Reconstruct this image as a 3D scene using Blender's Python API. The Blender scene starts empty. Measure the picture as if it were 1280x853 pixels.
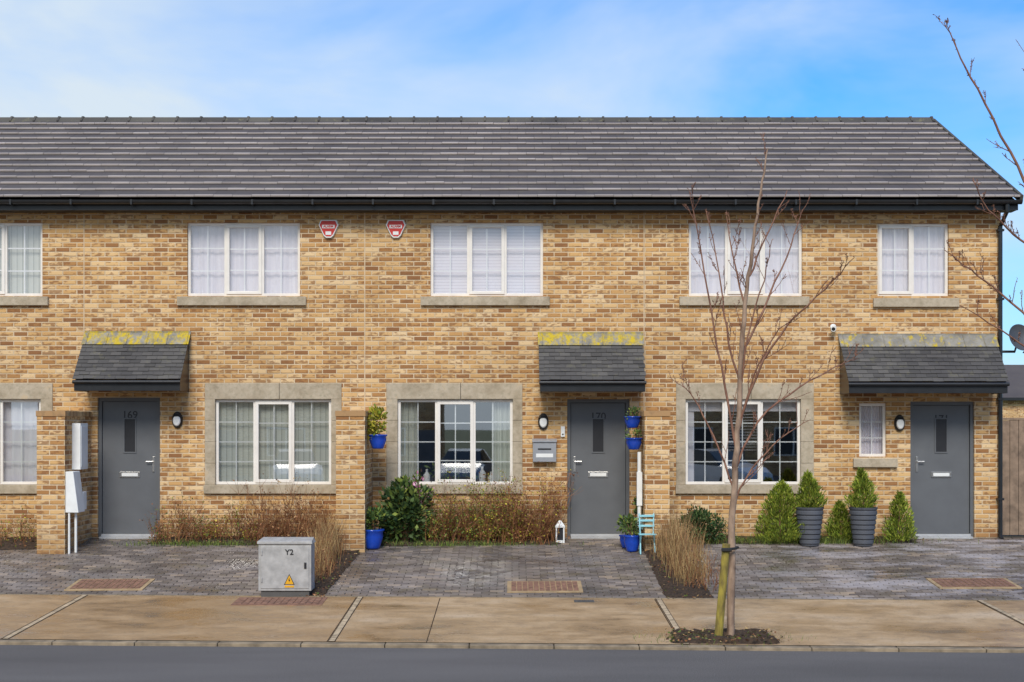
import bpy, math, random
from mathutils import Vector, Matrix
random.seed(7)
R=random.random
def U(a,b): return a+(b-a)*random.random()

# ---------------------------------------------------------------- constants
D=22.8; EYE=1.82; F=1777.8
def fx(X,a=0.0): return (X-640)*(D-a)/F          # facade survey: metres from picture, a = metres in front of facade
def fz(Y,a=0.0): return EYE+(530-Y)*(D-a)/F
def edge(x): return -4.4-0.05*x      # drive/pavement line
def kerb(x): return -7.5-0.05*x      # pavement/road line
def G(x,y):
    e=edge(x)
    if y>0: return 0.0
    if y>e: return -0.435*y/e
    return -0.435-0.135*(e-y)/3.1

scene=bpy.context.scene
# ---------------------------------------------------------------- node helpers
class NT:
    def __init__(s,name):
        s.m=bpy.data.materials.new(name); s.m.use_nodes=True
        s.t=s.m.node_tree; s.n=s.t.nodes; s.l=s.t.links
        s.b=s.n["Principled BSDF"]
    def new(s,typ): return s.n.new(typ)
    def link(s,a,b): s.l.new(a,b)
    def inp(s,sock,v):
        if hasattr(v,'is_linked') or hasattr(v,'links'): s.l.new(v,sock)
        else: sock.default_value=v
    def math(s,op,a,b=0.0,c=None,clamp=False):
        n=s.new('ShaderNodeMath'); n.operation=op; n.use_clamp=clamp
        s.inp(n.inputs[0],a); s.inp(n.inputs[1],b)
        if c is not None: s.inp(n.inputs[2],c)
        return n.outputs[0]
    def mapr(s,v,a,b,c=0.0,d=1.0):
        n=s.new('ShaderNodeMapRange'); s.inp(n.inputs[0],v)
        for i,k in enumerate((a,b,c,d)): n.inputs[i+1].default_value=k
        return n.outputs[0]
    def mix(s,f,a,b,mode='MIX'):
        n=s.new('ShaderNodeMix'); n.data_type='RGBA'; n.blend_type=mode
        s.inp(n.inputs[0],f)
        for i,v in ((6,a),(7,b)):
            if isinstance(v,(tuple,list)): n.inputs[i].default_value=(*v[:3],1)
            else: s.l.new(v,n.inputs[i])
        return n.outputs[2]
    def coord(s,kind='Object'):
        return s.new('ShaderNodeTexCoord').outputs[kind]
    def noise(s,scale,detail=4,vec=None,rough=0.55,stretch=None):
        n=s.new('ShaderNodeTexNoise'); n.inputs['Scale'].default_value=scale
        n.inputs['Detail'].default_value=detail; n.inputs['Roughness'].default_value=rough
        v=vec if vec is not None else s.coord()
        if stretch:
            m=s.new('ShaderNodeMapping'); m.inputs['Scale'].default_value=stretch
            s.l.new(v,m.inputs[0]); v=m.outputs[0]
        s.l.new(v,n.inputs['Vector'])
        return n.outputs['Fac']
    def ramp(s,f,stops,interp='LINEAR'):
        n=s.new('ShaderNodeValToRGB'); s.inp(n.inputs[0],f); cr=n.color_ramp; cr.interpolation=interp
        while len(cr.elements)<len(stops): cr.elements.new(0.5)
        for e,(p,c) in zip(cr.elements,stops): e.position=p; e.color=(*c[:3],1)
        return n.outputs[0]
    def island(s): return s.new('ShaderNodeNewGeometry').outputs['Random Per Island']
    def bump(s,h,dist,strength=1.0):
        n=s.new('ShaderNodeBump'); n.inputs['Distance'].default_value=dist; n.inputs['Strength'].default_value=strength
        s.l.new(h,n.inputs['Height']); s.l.new(n.outputs[0],s.b.inputs['Normal'])
    def out(s,col,rough=0.8,metal=0.0,spec=None):
        if isinstance(col,(tuple,list)): s.b.inputs['Base Color'].default_value=(*col[:3],1)
        else: s.l.new(col,s.b.inputs['Base Color'])
        s.inp(s.b.inputs['Roughness'],rough); s.b.inputs['Metallic'].default_value=metal
        if spec is not None: s.b.inputs['Specular IOR Level'].default_value=spec
        return s.m

def plain(name,col,rough=0.6,metal=0.0,var=0.12,scale=6,bump=0.0):
    t=NT(name); n=t.noise(scale,3)
    lo=tuple(c*(1-var) for c in col); hi=tuple(min(1,c*(1+var)) for c in col)
    c=t.ramp(n,[(0.3,lo),(0.7,hi)])
    if bump: t.bump(t.noise(scale*8,2),bump)
    return t.out(c,rough,metal)

def brick_mat():
    t=NT('buff_brick'); co=t.coord()
    s=t.new('ShaderNodeSeparateXYZ'); t.link(co,s.inputs[0]); x,y,z=s.outputs
    u=t.math('ADD',x,y)
    bw,bh=0.225,0.075
    rowf=t.math('DIVIDE',z,bh); row=t.math('FLOOR',rowf); fv=t.math('FRACT',t.math('ADD',rowf,100))
    off=t.math('MULTIPLY',t.math('MODULO',t.math('ADD',row,100),2.0),0.5)
    colf=t.math('ADD',t.math('ADD',t.math('DIVIDE',u,bw),off),200)
    col=t.math('FLOOR',colf); fu=t.math('FRACT',colf)
    cb=t.new('ShaderNodeCombineXYZ'); t.link(col,cb.inputs[0]); t.link(row,cb.inputs[1])
    wn=t.new('ShaderNodeTexWhiteNoise'); wn.noise_dimensions='2D'; t.link(cb.outputs[0],wn.inputs['Vector'])
    r=wn.outputs['Value']
    sc=t.new('ShaderNodeSeparateColor'); t.link(wn.outputs['Color'],sc.inputs[0])
    base=t.ramp(r,[(0.0,(0.28,0.13,0.055)),(0.10,(0.43,0.215,0.078)),(0.28,(0.58,0.325,0.125)),(0.6,(0.68,0.42,0.175)),(0.85,(0.75,0.50,0.24)),(1.0,(0.82,0.60,0.34))])
    cc=t.new('ShaderNodeVectorMath'); cc.operation='ADD'; t.link(co,cc.inputs[0]); t.link(wn.outputs['Color'],cc.inputs[1])
    sm=t.noise(10,2,vec=cc.outputs[0],stretch=(1,1,2.2))
    smm=t.mapr(t.math('ADD',sm,t.math('MULTIPLY',sc.outputs[1],0.20)),0.60,0.72)
    base=t.mix(t.math('MULTIPLY',smm,0.75),base,(0.26,0.12,0.052))
    edgev=t.mapr(fv,0.10,0.38,0.7,0.0)
    base=t.mix(t.math('MULTIPLY',edgev,sc.outputs[2]),base,(0.19,0.09,0.042))
    fine=t.noise(120,1); base=t.mix(t.math('MULTIPLY',fine,0.20),base,(0.27,0.145,0.065),'MIX')
    du=t.math('MULTIPLY',t.math('MINIMUM',fu,t.math('SUBTRACT',1.0,fu)),bw)
    dv=t.math('MULTIPLY',t.math('MINIMUM',fv,t.math('SUBTRACT',1.0,fv)),bh)
    d=t.math('ADD',t.math('MINIMUM',du,dv),t.math('MULTIPLY',t.math('SUBTRACT',t.noise(45,1),0.5),0.005))
    mask=t.mapr(d,0.0060,0.0090)
    mort=t.ramp(t.noise(2.2,3),[(0.3,(0.56,0.42,0.26)),(0.7,(0.75,0.60,0.41))])
    c=t.mix(mask,mort,base)
    big=t.noise(0.55,3); c=t.mix(1.0,c,t.ramp(big,[(0.3,(0.87,0.85,0.83)),(0.7,(1.07,1.06,1.05))]),'MULTIPLY')
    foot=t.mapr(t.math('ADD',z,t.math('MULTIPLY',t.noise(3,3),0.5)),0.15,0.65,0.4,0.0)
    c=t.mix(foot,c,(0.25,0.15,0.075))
    t.bump(mask,0.006,0.8)
    return t.out(c,0.9,spec=0.2)

M={}
M['brick']=brick_mat()
def stone():
    t=NT('cast_stone')
    a=t.noise(3.5,5,rough=0.7); b=t.noise(18,3)
    c=t.ramp(a,[(0.25,(0.27,0.215,0.145)),(0.45,(0.42,0.345,0.245)),(0.6,(0.50,0.42,0.31)),(0.8,(0.58,0.42,0.24))])
    c=t.mix(t.math('MULTIPLY',t.mapr(b,0.5,0.75),0.5),c,(0.25,0.22,0.15))
    t.bump(t.noise(60,2),0.004); return t.out(c,0.92,spec=0.2)
M['stone']=stone()
M['upvc']=plain('cream_upvc',(0.80,0.75,0.68),0.35,var=0.05)
M['bar']=plain('white_glazing_bar',(0.88,0.87,0.86),0.4,var=0.03)
M['black']=plain('black_upvc',(0.016,0.017,0.019),0.35,var=0.2)
M['door']=plain('grey_door_paint',(0.120,0.125,0.132),0.45,var=0.08,scale=3)
M['chrome']=plain('satin_steel',(0.65,0.63,0.60),0.28,1.0)
M['white']=plain('white_plastic',(0.80,0.80,0.77),0.45,var=0.06)
M['red']=plain('red_plastic',(0.60,0.03,0.02),0.4)
M['dark']=plain('dark_print',(0.02,0.02,0.023),0.4)
M['thresh']=plain('threshold_grey',(0.42,0.42,0.42),0.5)
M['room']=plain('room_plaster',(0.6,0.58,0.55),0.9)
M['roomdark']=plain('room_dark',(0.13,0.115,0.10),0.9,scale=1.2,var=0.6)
M['joint']=plain('movement_joint',(0.60,0.46,0.30),0.9,var=0.2)
def blindm(name,kind):
    t=NT(name); co=t.coord(); s=t.new('ShaderNodeSeparateXYZ'); t.link(co,s.inputs[0])
    if kind=='v':
        f=t.math('FRACT',t.math('DIVIDE',t.math('ADD',s.outputs[0],50),0.089)); cc=t.ramp(f,[(0.0,(0.34,0.35,0.31)),(0.14,(0.58,0.59,0.53)),(0.88,(0.64,0.65,0.59)),(1.0,(0.36,0.37,0.33))])
    elif kind=='h':
        f=t.math('FRACT',t.math('DIVIDE',t.math('ADD',s.outputs[2],50),0.05)); cc=t.ramp(f,[(0.0,(0.58,0.54,0.60)),(0.3,(0.80,0.76,0.82)),(1.0,(0.84,0.81,0.86))])
    else:
        f=t.noise(7,2,stretch=(3,1,0.12)); cc=t.ramp(f,[(0.3,(0.72,0.68,0.74)),(0.7,(0.84,0.80,0.85))])
    return t.out(cc,0.85)
M['bv']=blindm('vertical_blind','v'); M['bh']=blindm('venetian_blind','h'); M['net']=blindm('net_curtain','n')
def glassm(name,refl,tint=(1,1,1)):
    t=NT(name); t.n.remove(t.b)
    tr=t.new('ShaderNodeBsdfTransparent'); tr.inputs[0].default_value=(*tint,1)
    gl=t.new('ShaderNodeBsdfGlossy'); gl.inputs['Roughness'].default_value=0.012
    lw=t.new('ShaderNodeLayerWeight'); lw.inputs[0].default_value=0.5
    bp=t.new('ShaderNodeBump'); bp.inputs['Distance'].default_value=0.0006; bp.inputs['Strength'].default_value=0.5
    t.link(t.noise(1.5,1),bp.inputs['Height']); t.link(bp.outputs[0],gl.inputs['Normal'])
    f=t.math('ADD',t.math('MULTIPLY',t.math('POWER',lw.outputs['Facing'],4.0),0.7),refl,clamp=True)
    mx=t.new('ShaderNodeMixShader'); t.link(f,mx.inputs[0]); t.link(tr.outputs[0],mx.inputs[1]); t.link(gl.outputs[0],mx.inputs[2])
    t.link(mx.outputs[0],t.n['Material Output'].inputs[0]); return t.m
M['glass']=glassm('window_glass',0.24,(0.98,0.98,0.98))
M['glassg']=glassm('living_room_glass',0.36,(0.95,0.97,0.96))
def tilem(name,stops,moss=0.3,rough=0.75,mul=((0.75,0.74,0.75),(1.2,1.18,1.12))):
    t=NT(name); r=t.island()
    c=t.ramp(r,stops)
    c=t.mix(1.0,c,t.ramp(t.noise(0.8,4),[(0.3,mul[0]),(0.7,mul[1])]),'MULTIPLY')
    m=t.mapr(t.noise(9,3),0.58,0.72,0,moss); c=t.mix(m,c,(0.22,0.20,0.10))
    return t.out(c,rough,spec=0.3)
M['tile']=tilem('roof_tile',[(0,(0.088,0.075,0.070)),(0.5,(0.094,0.080,0.075)),(1,(0.102,0.087,0.081))],0.20,0.65,((0.85,0.84,0.85),(1.12,1.10,1.07)))
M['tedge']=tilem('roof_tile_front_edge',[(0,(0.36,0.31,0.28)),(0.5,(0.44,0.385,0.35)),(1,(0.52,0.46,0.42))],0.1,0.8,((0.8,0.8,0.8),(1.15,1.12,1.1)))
M['slate']=tilem('porch_slate',[(0,(0.070,0.067,0.066)),(0.5,(0.088,0.084,0.083)),(1,(0.115,0.109,0.104))],0.25)
M['ridge']=tilem('ridge_tile',[(0,(0.07,0.064,0.058)),(1,(0.105,0.097,0.083))],0.5)
def leadm(name,moss):
    t=NT(name); c=t.ramp(t.noise(5,4),[(0.3,(0.18,0.17,0.15)),(0.7,(0.33,0.31,0.27))])
    m=t.mapr(t.noise(6,5,rough=.7,stretch=(1.6,1,1)),0.53-moss*0.14,0.66-moss*0.10); c=t.mix(t.math('MULTIPLY',m,.95),c,(0.55,0.40,0.02))
    m2=t.mapr(t.noise(22,3),0.5,0.65,0,0.5); c=t.mix(m2,c,(0.23,0.19,0.09)); return t.out(c,0.8,spec=.2)
M['leadm']=leadm('mossy_lead',0.8); M['lead']=leadm('lead_flashing',0.0)
def paverm():
    t=NT('block_paver'); r=t.island()
    c=t.ramp(r,[(0,(0.105,0.085,0.074)),(0.5,(0.165,0.138,0.120)),(0.85,(0.22,0.185,0.162)),(1,(0.30,0.235,0.175))])
    damp=t.noise(0.8,5,rough=.62)
    c=t.mix(1.0,c,t.ramp(damp,[(0.35,(0.62,0.62,0.62)),(0.65,(1.28,1.24,1.18))]),'MULTIPLY')
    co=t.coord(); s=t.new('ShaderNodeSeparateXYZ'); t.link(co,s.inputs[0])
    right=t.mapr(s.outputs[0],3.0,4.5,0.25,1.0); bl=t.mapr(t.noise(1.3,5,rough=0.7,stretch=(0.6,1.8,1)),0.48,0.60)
    c=t.mix(t.math('MULTIPLY',t.math('MULTIPLY',right,bl),0.65),c,(0.46,0.42,0.42))  # wet sheen painted into the paver colour as pale patches, strongest on the right
    ms=t.mapr(t.noise(3,4),0.54,0.72,0,0.5); c=t.mix(ms,c,(0.14,0.11,0.05))
    return t.out(c,t.mapr(damp,0.38,0.60,0.20,0.75),spec=0.4)
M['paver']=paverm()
M['bed']=plain('paver_joint_sand',(0.035,0.032,0.018),0.95,var=0.4,scale=4)
def pavem():
    t=NT('brushed_concrete')
    damp=t.noise(0.9,7,rough=0.66,stretch=(.8,1.6,1)); c=t.ramp(damp,[(0.30,(0.20,0.118,0.052)),(0.43,(0.33,0.205,0.097)),(0.56,(0.44,0.295,0.155)),(0.72,(0.53,0.39,0.245))])
    c=t.mix(1.0,c,t.ramp(t.island(),[(0,(.80,.76,.70)),(.5,(.98,.95,.92)),(1,(1.10,1.12,1.16))]),'MULTIPLY')
    c=t.mix(t.mapr(t.noise(4,5,rough=.7),0.47,0.70,0,0.5),c,(0.22,0.15,0.09))
    c=t.mix(t.mapr(t.noise(38,2),0.60,0.72,0,0.55),c,(0.12,0.09,0.06))
    co=t.coord(); s=t.new('ShaderNodeSeparateXYZ'); t.link(co,s.inputs[0])
    w=t.math('SINE',t.math('MULTIPLY',s.outputs[0],420)); h=t.math('ADD',t.math('MULTIPLY',w,0.25),t.noise(120,1))
    t.bump(h,0.0015,0.3)
    return t.out(c,t.mapr(damp,0.38,0.56,0.16,0.7),spec=0.5)
M['pave']=pavem()
M['pavejoint']=plain('slab_edging',(0.46,0.35,0.22),0.8,var=0.4,scale=9)
M['kerbm']=plain('kerb_concrete',(0.26,0.20,0.13),0.85,var=0.4,bump=0.003)
def asph():
    t=NT('asphalt'); c=t.ramp(t.noise(90,3,rough=.7),[(0.36,(0.085,0.078,0.074)),(0.64,(0.195,0.182,0.172))])
    c=t.mix(1.0,c,t.ramp(t.noise(0.5,5,stretch=(0.4,1.5,1)),[(0.3,(0.8,0.8,0.8)),(0.7,(1.15,1.15,1.15))]),'MULTIPLY')
    t.bump(t.noise(120,1),0.005); return t.out(c,0.9,spec=0.12)
M['asph']=asph()
M['soil']=plain('bark_soil',(0.075,0.045,0.026),0.95,var=0.6,scale=25,bump=0.02)
M['grassg']=plain('ground_grass',(0.06,0.085,0.03),0.95,var=0.4,scale=3)
def leafm(name,stops):
    t=NT(name); c=t.ramp(t.island(),stops)
    c=t.mix(1.0,c,t.ramp(t.noise(6,1),[(0.3,(0.6,0.6,0.6)),(0.7,(1.3,1.3,1.3))]),'MULTIPLY')
    return t.out(c,0.6,spec=0.3)
M['evergreen']=leafm('evergreen_leaf',[(0,(0.02,0.045,0.015)),(0.5,(0.045,0.09,0.028)),(1,(0.11,0.17,0.05))])
M['conifer']=leafm('conifer_needle',[(0,(0.075,0.12,0.012)),(0.5,(0.20,0.27,0.03)),(1,(0.42,0.45,0.06))])
M['goldleaf']=leafm('golden_leaf',[(0,(0.16,0.15,0.02)),(0.5,(0.36,0.33,0.03)),(1,(0.60,0.48,0.06))])
M['redtwig']=leafm('reddish_twig',[(0,(0.13,0.048,0.026)),(0.5,(0.26,0.11,0.05)),(1,(0.42,0.21,0.09))])
M['drygrass']=leafm('dry_grass',[(0,(0.22,0.125,0.048)),(0.5,(0.38,0.24,0.10)),(1,(0.55,0.38,0.17))])
M['green']=leafm('fresh_leaf',[(0,(0.06,0.10,0.02)),(0.6,(0.14,0.20,0.04)),(1,(0.28,0.32,0.06))])
M['pink']=leafm('flower_petal',[(0,(0.5,0.1,0.25)),(1,(0.7,0.4,0.5))])
def barkm(name,a,b):
    t=NT(name); c=t.ramp(t.noise(14,5,stretch=(1,1,0.35)),[(0.3,a),(0.7,b)]); return t.out(c,0.85)
M['bark']=barkm('tree_bark',(0.14,0.085,0.055),(0.42,0.29,0.20))
M['twig']=barkm('tree_twig',(0.14,0.058,0.036),(0.32,0.16,0.10))
M['stake']=barkm('mossy_stake',(0.12,0.085,0.03),(0.42,0.33,0.05))
M['rubber']=plain('black_rubber',(0.02,0.02,0.02),0.7)
M['blue']=plain('blue_glaze',(0.012,0.06,0.42),0.15,var=0.2)
M['aqua']=plain('aqua_paint',(0.30,0.62,0.68),0.45)
M['greypot']=plain('grey_pot',(0.085,0.09,0.105),0.6,var=0.1)
M['cab']=plain('cabinet_grey',(0.38,0.37,0.355),0.55,var=0.2,scale=9,bump=0.001)
M['cabd']=plain('cabinet_plinth',(0.09,0.085,0.08),0.8)
M['yellow']=plain('warning_yellow',(0.75,0.38,0.01),0.5)
M['rust']=plain('rusty_cover',(0.24,0.125,0.08),0.8,var=0.4,scale=15)
M['beige']=plain('beige_cover_frame',(0.40,0.28,0.15),0.8,var=0.25)
M['fencew']=plain('weathered_timber',(0.25,0.175,0.12),0.85,var=0.35,scale=7,bump=0.003)
M['dish']=plain('dish_grey',(0.07,0.073,0.08),0.5)
M['lens']=plain('lamp_lens',(0.85,0.83,0.78),0.3,var=0.03)
M['mailb']=plain('mailbox_grey',(0.30,0.31,0.33),0.4)

# ---------------------------------------------------------------- mesh builder
class MB:
    def __init__(s): s.v=[];s.f=[];s.mi=[];s.mats=[]
    def mat(s,k):
        if k not in s.mats: s.mats.append(k)
        return s.mats.index(k)
    def poly(s,pts,k):
        i=len(s.v); s.v+= [tuple(p) for p in pts]; s.f.append(tuple(range(i,i+len(pts)))); s.mi.append(s.mat(k))
    def hexa(s,p,k,front=None):   # p: 8 corners bottom4 top4
        i=len(s.v); s.v+=[tuple(q) for q in p]
        for n_,f in enumerate(((0,3,2,1),(4,5,6,7),(0,1,5,4),(1,2,6,5),(2,3,7,6),(3,0,4,7))):
            s.f.append(tuple(i+j for j in f)); s.mi.append(s.mat(front if (front and n_==2) else k))
    def box(s,x0,x1,y0,y1,z0,z1,k):
        s.hexa([(x0,y0,z0),(x1,y0,z0),(x1,y1,z0),(x0,y1,z0),(x0,y0,z1),(x1,y0,z1),(x1,y1,z1),(x0,y1,z1)],k)
    def tube(s,pts,rad,k,n=6,cap=True):
        pts=[Vector(p) for p in pts]; i0=len(s.v); m=s.mat(k)
        for j,p in enumerate(pts):
            if j==0: d=pts[1]-p
            elif j==len(pts)-1: d=p-pts[-2]
            else: d=pts[j+1]-pts[j-1]
            if d.length<1e-9: d=Vector((0,0,1))
            d.normalize(); a=d.cross(Vector((0.13,1,0.07))); 
            if a.length<0.05: a=d.cross(Vector((1,0,0)))
            a.normalize(); b=d.cross(a); r=rad[j] if isinstance(rad,(list,tuple)) else rad
            for q in range(n):
                t=2*math.pi*q/n; s.v.append(tuple(p+a*math.cos(t)*r+b*math.sin(t)*r))
        for j in range(len(pts)-1):
            for q in range(n):
                q2=(q+1)%n; s.f.append((i0+j*n+q,i0+j*n+q2,i0+(j+1)*n+q2,i0+(j+1)*n+q)); s.mi.append(m)
        if cap:
            s.f.append(tuple(i0+q for q in range(n))[::-1]); s.mi.append(m)
            e=i0+(len(pts)-1)*n; s.f.append(tuple(e+q for q in range(n))); s.mi.append(m)
    def lathe(s,c,prof,k,n=24):
        i0=len(s.v); m=s.mat(k)
        for r,z in prof:
            for q in range(n):
                t=2*math.pi*q/n; s.v.append((c[0]+r*math.cos(t),c[1]+r*math.sin(t),c[2]+z))
        for j in range(len(prof)-1):
            for q in range(n):
                q2=(q+1)%n; s.f.append((i0+j*n+q,i0+j*n+q2,i0+(j+1)*n+q2,i0+(j+1)*n+q)); s.mi.append(m)
    def leaf(s,p,size,k,asp=0.5,d=None):
        p=Vector(p)
        if d is None: d=Vector((U(-1,1),U(-1,1),U(-0.4,1)))
        d=d.normalized(); a=d.cross(Vector((U(-1,1),U(-1,1),U(-1,1)))); 
        if a.length<1e-3: a=d.cross(Vector((1,0,0.2)))
        a.normalize(); L=d*size; W=a*size*asp*0.5
        s.poly([p,p+L*0.5+W,p+L,p+L*0.5-W],k)
    def done(s,name,parent=None,bevel=0,smooth=False):
        me=bpy.data.meshes.new(name); me.from_pydata(s.v,[],s.f); me.update()
        for k in s.mats: me.materials.append(M[k])
        me.polygons.foreach_set('material_index',s.mi)
        if smooth: me.polygons.foreach_set('use_smooth',[True]*len(s.f))
        ob=bpy.data.objects.new(name,me); scene.collection.objects.link(ob)
        if parent: ob.parent=parent
        if bevel:
            b=ob.modifiers.new('bevel','BEVEL'); b.width=bevel; b.segments=2; b.limit_method='ANGLE'
        return ob
def empty(name):
    e=bpy.data.objects.new(name,None); e.empty_display_size=0.2; scene.collection.objects.link(e); return e
def text(body,size,loc,k,parent,name,rot=(math.pi/2,0,0)):
    c=bpy.data.curves.new(name,'FONT'); c.body=body; c.size=size; c.extrude=0.0015; c.offset=.002; c.align_x='CENTER'; c.align_y='CENTER'
    c.materials.append(M[k]); o=bpy.data.objects.new(name,c); o.location=loc; o.rotation_euler=rot
    scene.collection.objects.link(o); o.parent=parent; return o

# ---------------------------------------------------------------- HOUSE
H=empty('brick_house')
XL=-14.0; XR=fx(1251); WT=5.22
wins1=[(-87,53,'bv'),(234,375,'net'),(538,679,'bh'),(861,1003,'net')]
ops=[]   # x0,x1,z0,z1
for a,b,_ in wins1: ops.append((fx(a),fx(b),fz(370),fz(278)))
ops.append((fx(1097),fx(1186),fz(370),fz(279)))
gf=[(-113,66,-100,51,'net'),(256,427,269,414,'bv'),(483,653,497,641,'cur'),(845,1017,857,1001,'dark')]
for a,b,c,d,_ in gf: ops.append((fx(a),fx(b),fz(617),fz(479)))
ops.append((fx(1074),fx(1108),fz(571),fz(504)))
doors=[(122,200,497,'169',1),(709,787,499,'170',0),(1138,1218,502,'171',0)]
for a,b,t_,_,_ in doors: ops.append((fx(a),fx(b),0.0,fz(t_)))
xs=sorted(set([XL,XR]+[v for o in ops for v in o[:2]])); zs=sorted(set([-0.3,0.0,WT]+[v for o in ops for v in o[2:]]))
w=MB()
for i in range(len(xs)-1):
    for j in range(len(zs)-1):
        cx=(xs[i]+xs[i+1])/2; cz=(zs[j]+zs[j+1])/2
        if any(o[0]<cx<o[1] and o[2]<cz<o[3] for o in ops) or xs[i]<XL-1e-6 : continue
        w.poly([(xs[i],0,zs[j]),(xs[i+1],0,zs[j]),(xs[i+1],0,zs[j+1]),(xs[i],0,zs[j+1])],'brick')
for x0,x1,z0,z1 in ops:
    dp=0.16
    w.poly([(x0,0,z0),(x0,0,z1),(x0,dp,z1),(x0,dp,z0)],'brick'); w.poly([(x1,0,z0),(x1,dp,z0),(x1,dp,z1),(x1,0,z1)],'brick')
    w.poly([(x0,0,z1),(x1,0,z1),(x1,dp,z1),(x0,dp,z1)],'brick'); w.poly([(x0,0,z0),(x0,dp,z0),(x1,dp,z0),(x1,0,z0)],'brick')
RY=4.3; RZ=7.60; EY=-0.4; EZ=5.385
w.poly([(XR,0,-0.3),(XR,8.6,-0.3),(XR,8.6,WT),(XR,RY,RZ-0.12),(XR,0,WT+0.1)],'brick')
w.poly([(XL,8.6,-0.3),(XL,8.6,WT),(XR,8.6,WT),(XR,8.6,-0.3)],'brick')
w.poly([(XL,0,-0.3),(XL,0,WT),(XL,RY,RZ-0.12),(XL,8.6,WT),(XL,8.6,-0.3)],'brick')
w.done('walls',H)
w=MB()
for X in (105,456,805):
    w.box(fx(X)-0.008,fx(X)+0.008,-0.003,0.01,0 if X!=105 else 3.3,WT,'joint')
w.done('movement_joints',H)
w=MB()
def room(x0,x1,z0,z1,k,dep=3.2):
    y0=0.17; y1=y0+dep; a=0.5
    X0,X1,Z0,Z1=x0-a,x1+a,z0-0.7,z1+0.15
    w.poly([(X0,y1,Z0),(X1,y1,Z0),(X1,y1,Z1),(X0,y1,Z1)],k)
    w.poly([(X0,y0,Z0),(X0,y1,Z0),(X0,y1,Z1),(X0,y0,Z1)],k); w.poly([(X1,y0,Z0),(X1,y1,Z0),(X1,y1,Z1),(X1,y0,Z1)],k)
    w.poly([(X0,y0,Z0),(X1,y0,Z0),(X1,y1,Z0),(X0,y1,Z0)],k); w.poly([(X0,y0,Z1),(X1,y0,Z1),(X1,y1,Z1),(X0,y1,Z1)],k)
def window(name,x0,x1,z0,z1,n,rows,blind,openers=(1,),gk='glass'):
    b=MB(); y0=0.05; y1=0.12; fw=0.045; mw=0.05
    b.box(x0,x1,y0,y1,z0,z0+fw,'upvc'); b.box(x0,x1,y0,y1,z1-fw,z1,'upvc')
    b.box(x0,x0+fw,y0,y1,z0+fw,z1-fw,'upvc'); b.box(x1-fw,x1,y0,y1,z0+fw,z1-fw,'upvc')
    ww=(x1-x0-2*fw-(n-1)*mw)/n; g=MB(); bb=MB()
    for i in range(n):
        a=x0+fw+i*(ww+mw); c=a+ww
        if i<n-1: b.box(c,c+mw,y0,y1,z0+fw,z1-fw,'upvc')
        e0,e1,f0,f1=a,c,z0+fw,z1-fw
        if i in openers:
            s=0.05; yy=y0-0.018
            A,C,Z0,Z1=a-0.014,c+0.014,f0-0.014,f1+0.014
            b.box(A,C,yy,y0+0.04,Z0,Z0+s,'upvc'); b.box(A,C,yy,y0+0.04,Z1-s,Z1,'upvc')
            b.box(A,A+s,yy,y0+0.04,Z0+s,Z1-s,'upvc'); b.box(C-s,C,yy,y0+0.04,Z0+s,Z1-s,'upvc')
            e0,e1,f0,f1=A+s,C-s,Z0+s,Z1-s
        gy=0.075
        g.poly([(e0-0.004,gy,f0-0.004),(e1+0.004,gy,f0-0.004),(e1+0.004,gy,f1+0.004),(e0-0.004,gy,f1+0.004)],gk)
        m=(e0+e1)/2
        bb.box(m-0.009,m+0.009,gy+0.003,gy+0.011,f0,f1,'bar')
        for r in range(1,rows):
            zz=f0+(f1-f0)*r/rows; bb.box(e0,e1,gy+0.0035,gy+0.0105,zz-0.009,zz+0.009,'bar')
    b.done(name+'_frame',H,bevel=0.004); bb.done(name+'_glazing_bars',H); g.done(name+'_glass',H)
    c=MB(); yb=0.165
    if blind in('bv','net','bh'):
        if blind=='net':
            N=60
            for i in range(N):
                xa=x0-.02+(x1-x0+.04)*i/N; xb=x0-.02+(x1-x0+.04)*(i+1)/N; s1=yb+.008*math.sin(i*1.3+x0)+.005*math.sin(i*.5); s2=yb+.008*math.sin((i+1)*1.3+x0)+.005*math.sin((i+1)*.5)
                c.poly([(xa,s1,z0-0.05),(xb,s2,z0-0.05),(xb,s2,z1+0.02),(xa,s1,z1+0.02)],blind)
        else: c.poly([(x0-0.05,yb,z0-0.05),(x1+0.05,yb,z0-0.05),(x1+0.05,yb,z1+0.02),(x0-0.05,yb,z1+0.02)],blind)
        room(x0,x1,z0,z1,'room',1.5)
    elif blind=='cur':
        for (a,b2) in ((x0-0.05,x0+0.30),(x1-0.34,x1+0.05)):
            N=24
            for i in range(N):
                xa=a+(b2-a)*i/N; xb=a+(b2-a)*(i+1)/N
                ya=yb+0.02*math.sin(i*1.7); yc=yb+0.02*math.sin((i+1)*1.7)
                c.poly([(xa,ya,z0-0.1),(xb,yc,z0-0.1),(xb,yc,z1),(xa,ya,z1)],'bv')
        for _ in range(160):
            q=(U(x0+.5,x0+1.25),U(.25,.42),z0+U(0,.35)); c.leaf(q,U(.05,.11),'green',.35)
        for xx_,zz_ in ((x0+.45,.16),(x0+1.35,.2),(x0+1.5,.12)): c.lathe((xx_,.3,z0-.02),[(0,0),(.05,0),(.06,zz_),(.02,zz_+.05),(.02,zz_+.1),(0,zz_+.1)],'bar',12)
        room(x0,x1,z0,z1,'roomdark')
    else:
        c.poly([(x0-.02,yb,z0),(x0+.16,yb+.03,z0),(x0+.16,yb+.03,z1),(x0-.02,yb,z1)],'net'); c.box(x0-0.05,x1+0.05,0.17,0.18,z0+(z1-z0)*0.86,z1+0.02,'net')
        for i in range(14):
            zz=z0+(z1-z0)*(.86-.035*i); c.box(x0+(x1-x0)*.36,x0+(x1-x0)*.66,.17,.20,zz-.004,zz+.001,'bh')
        room(x0,x1,z0,z1,'roomdark')
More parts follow.
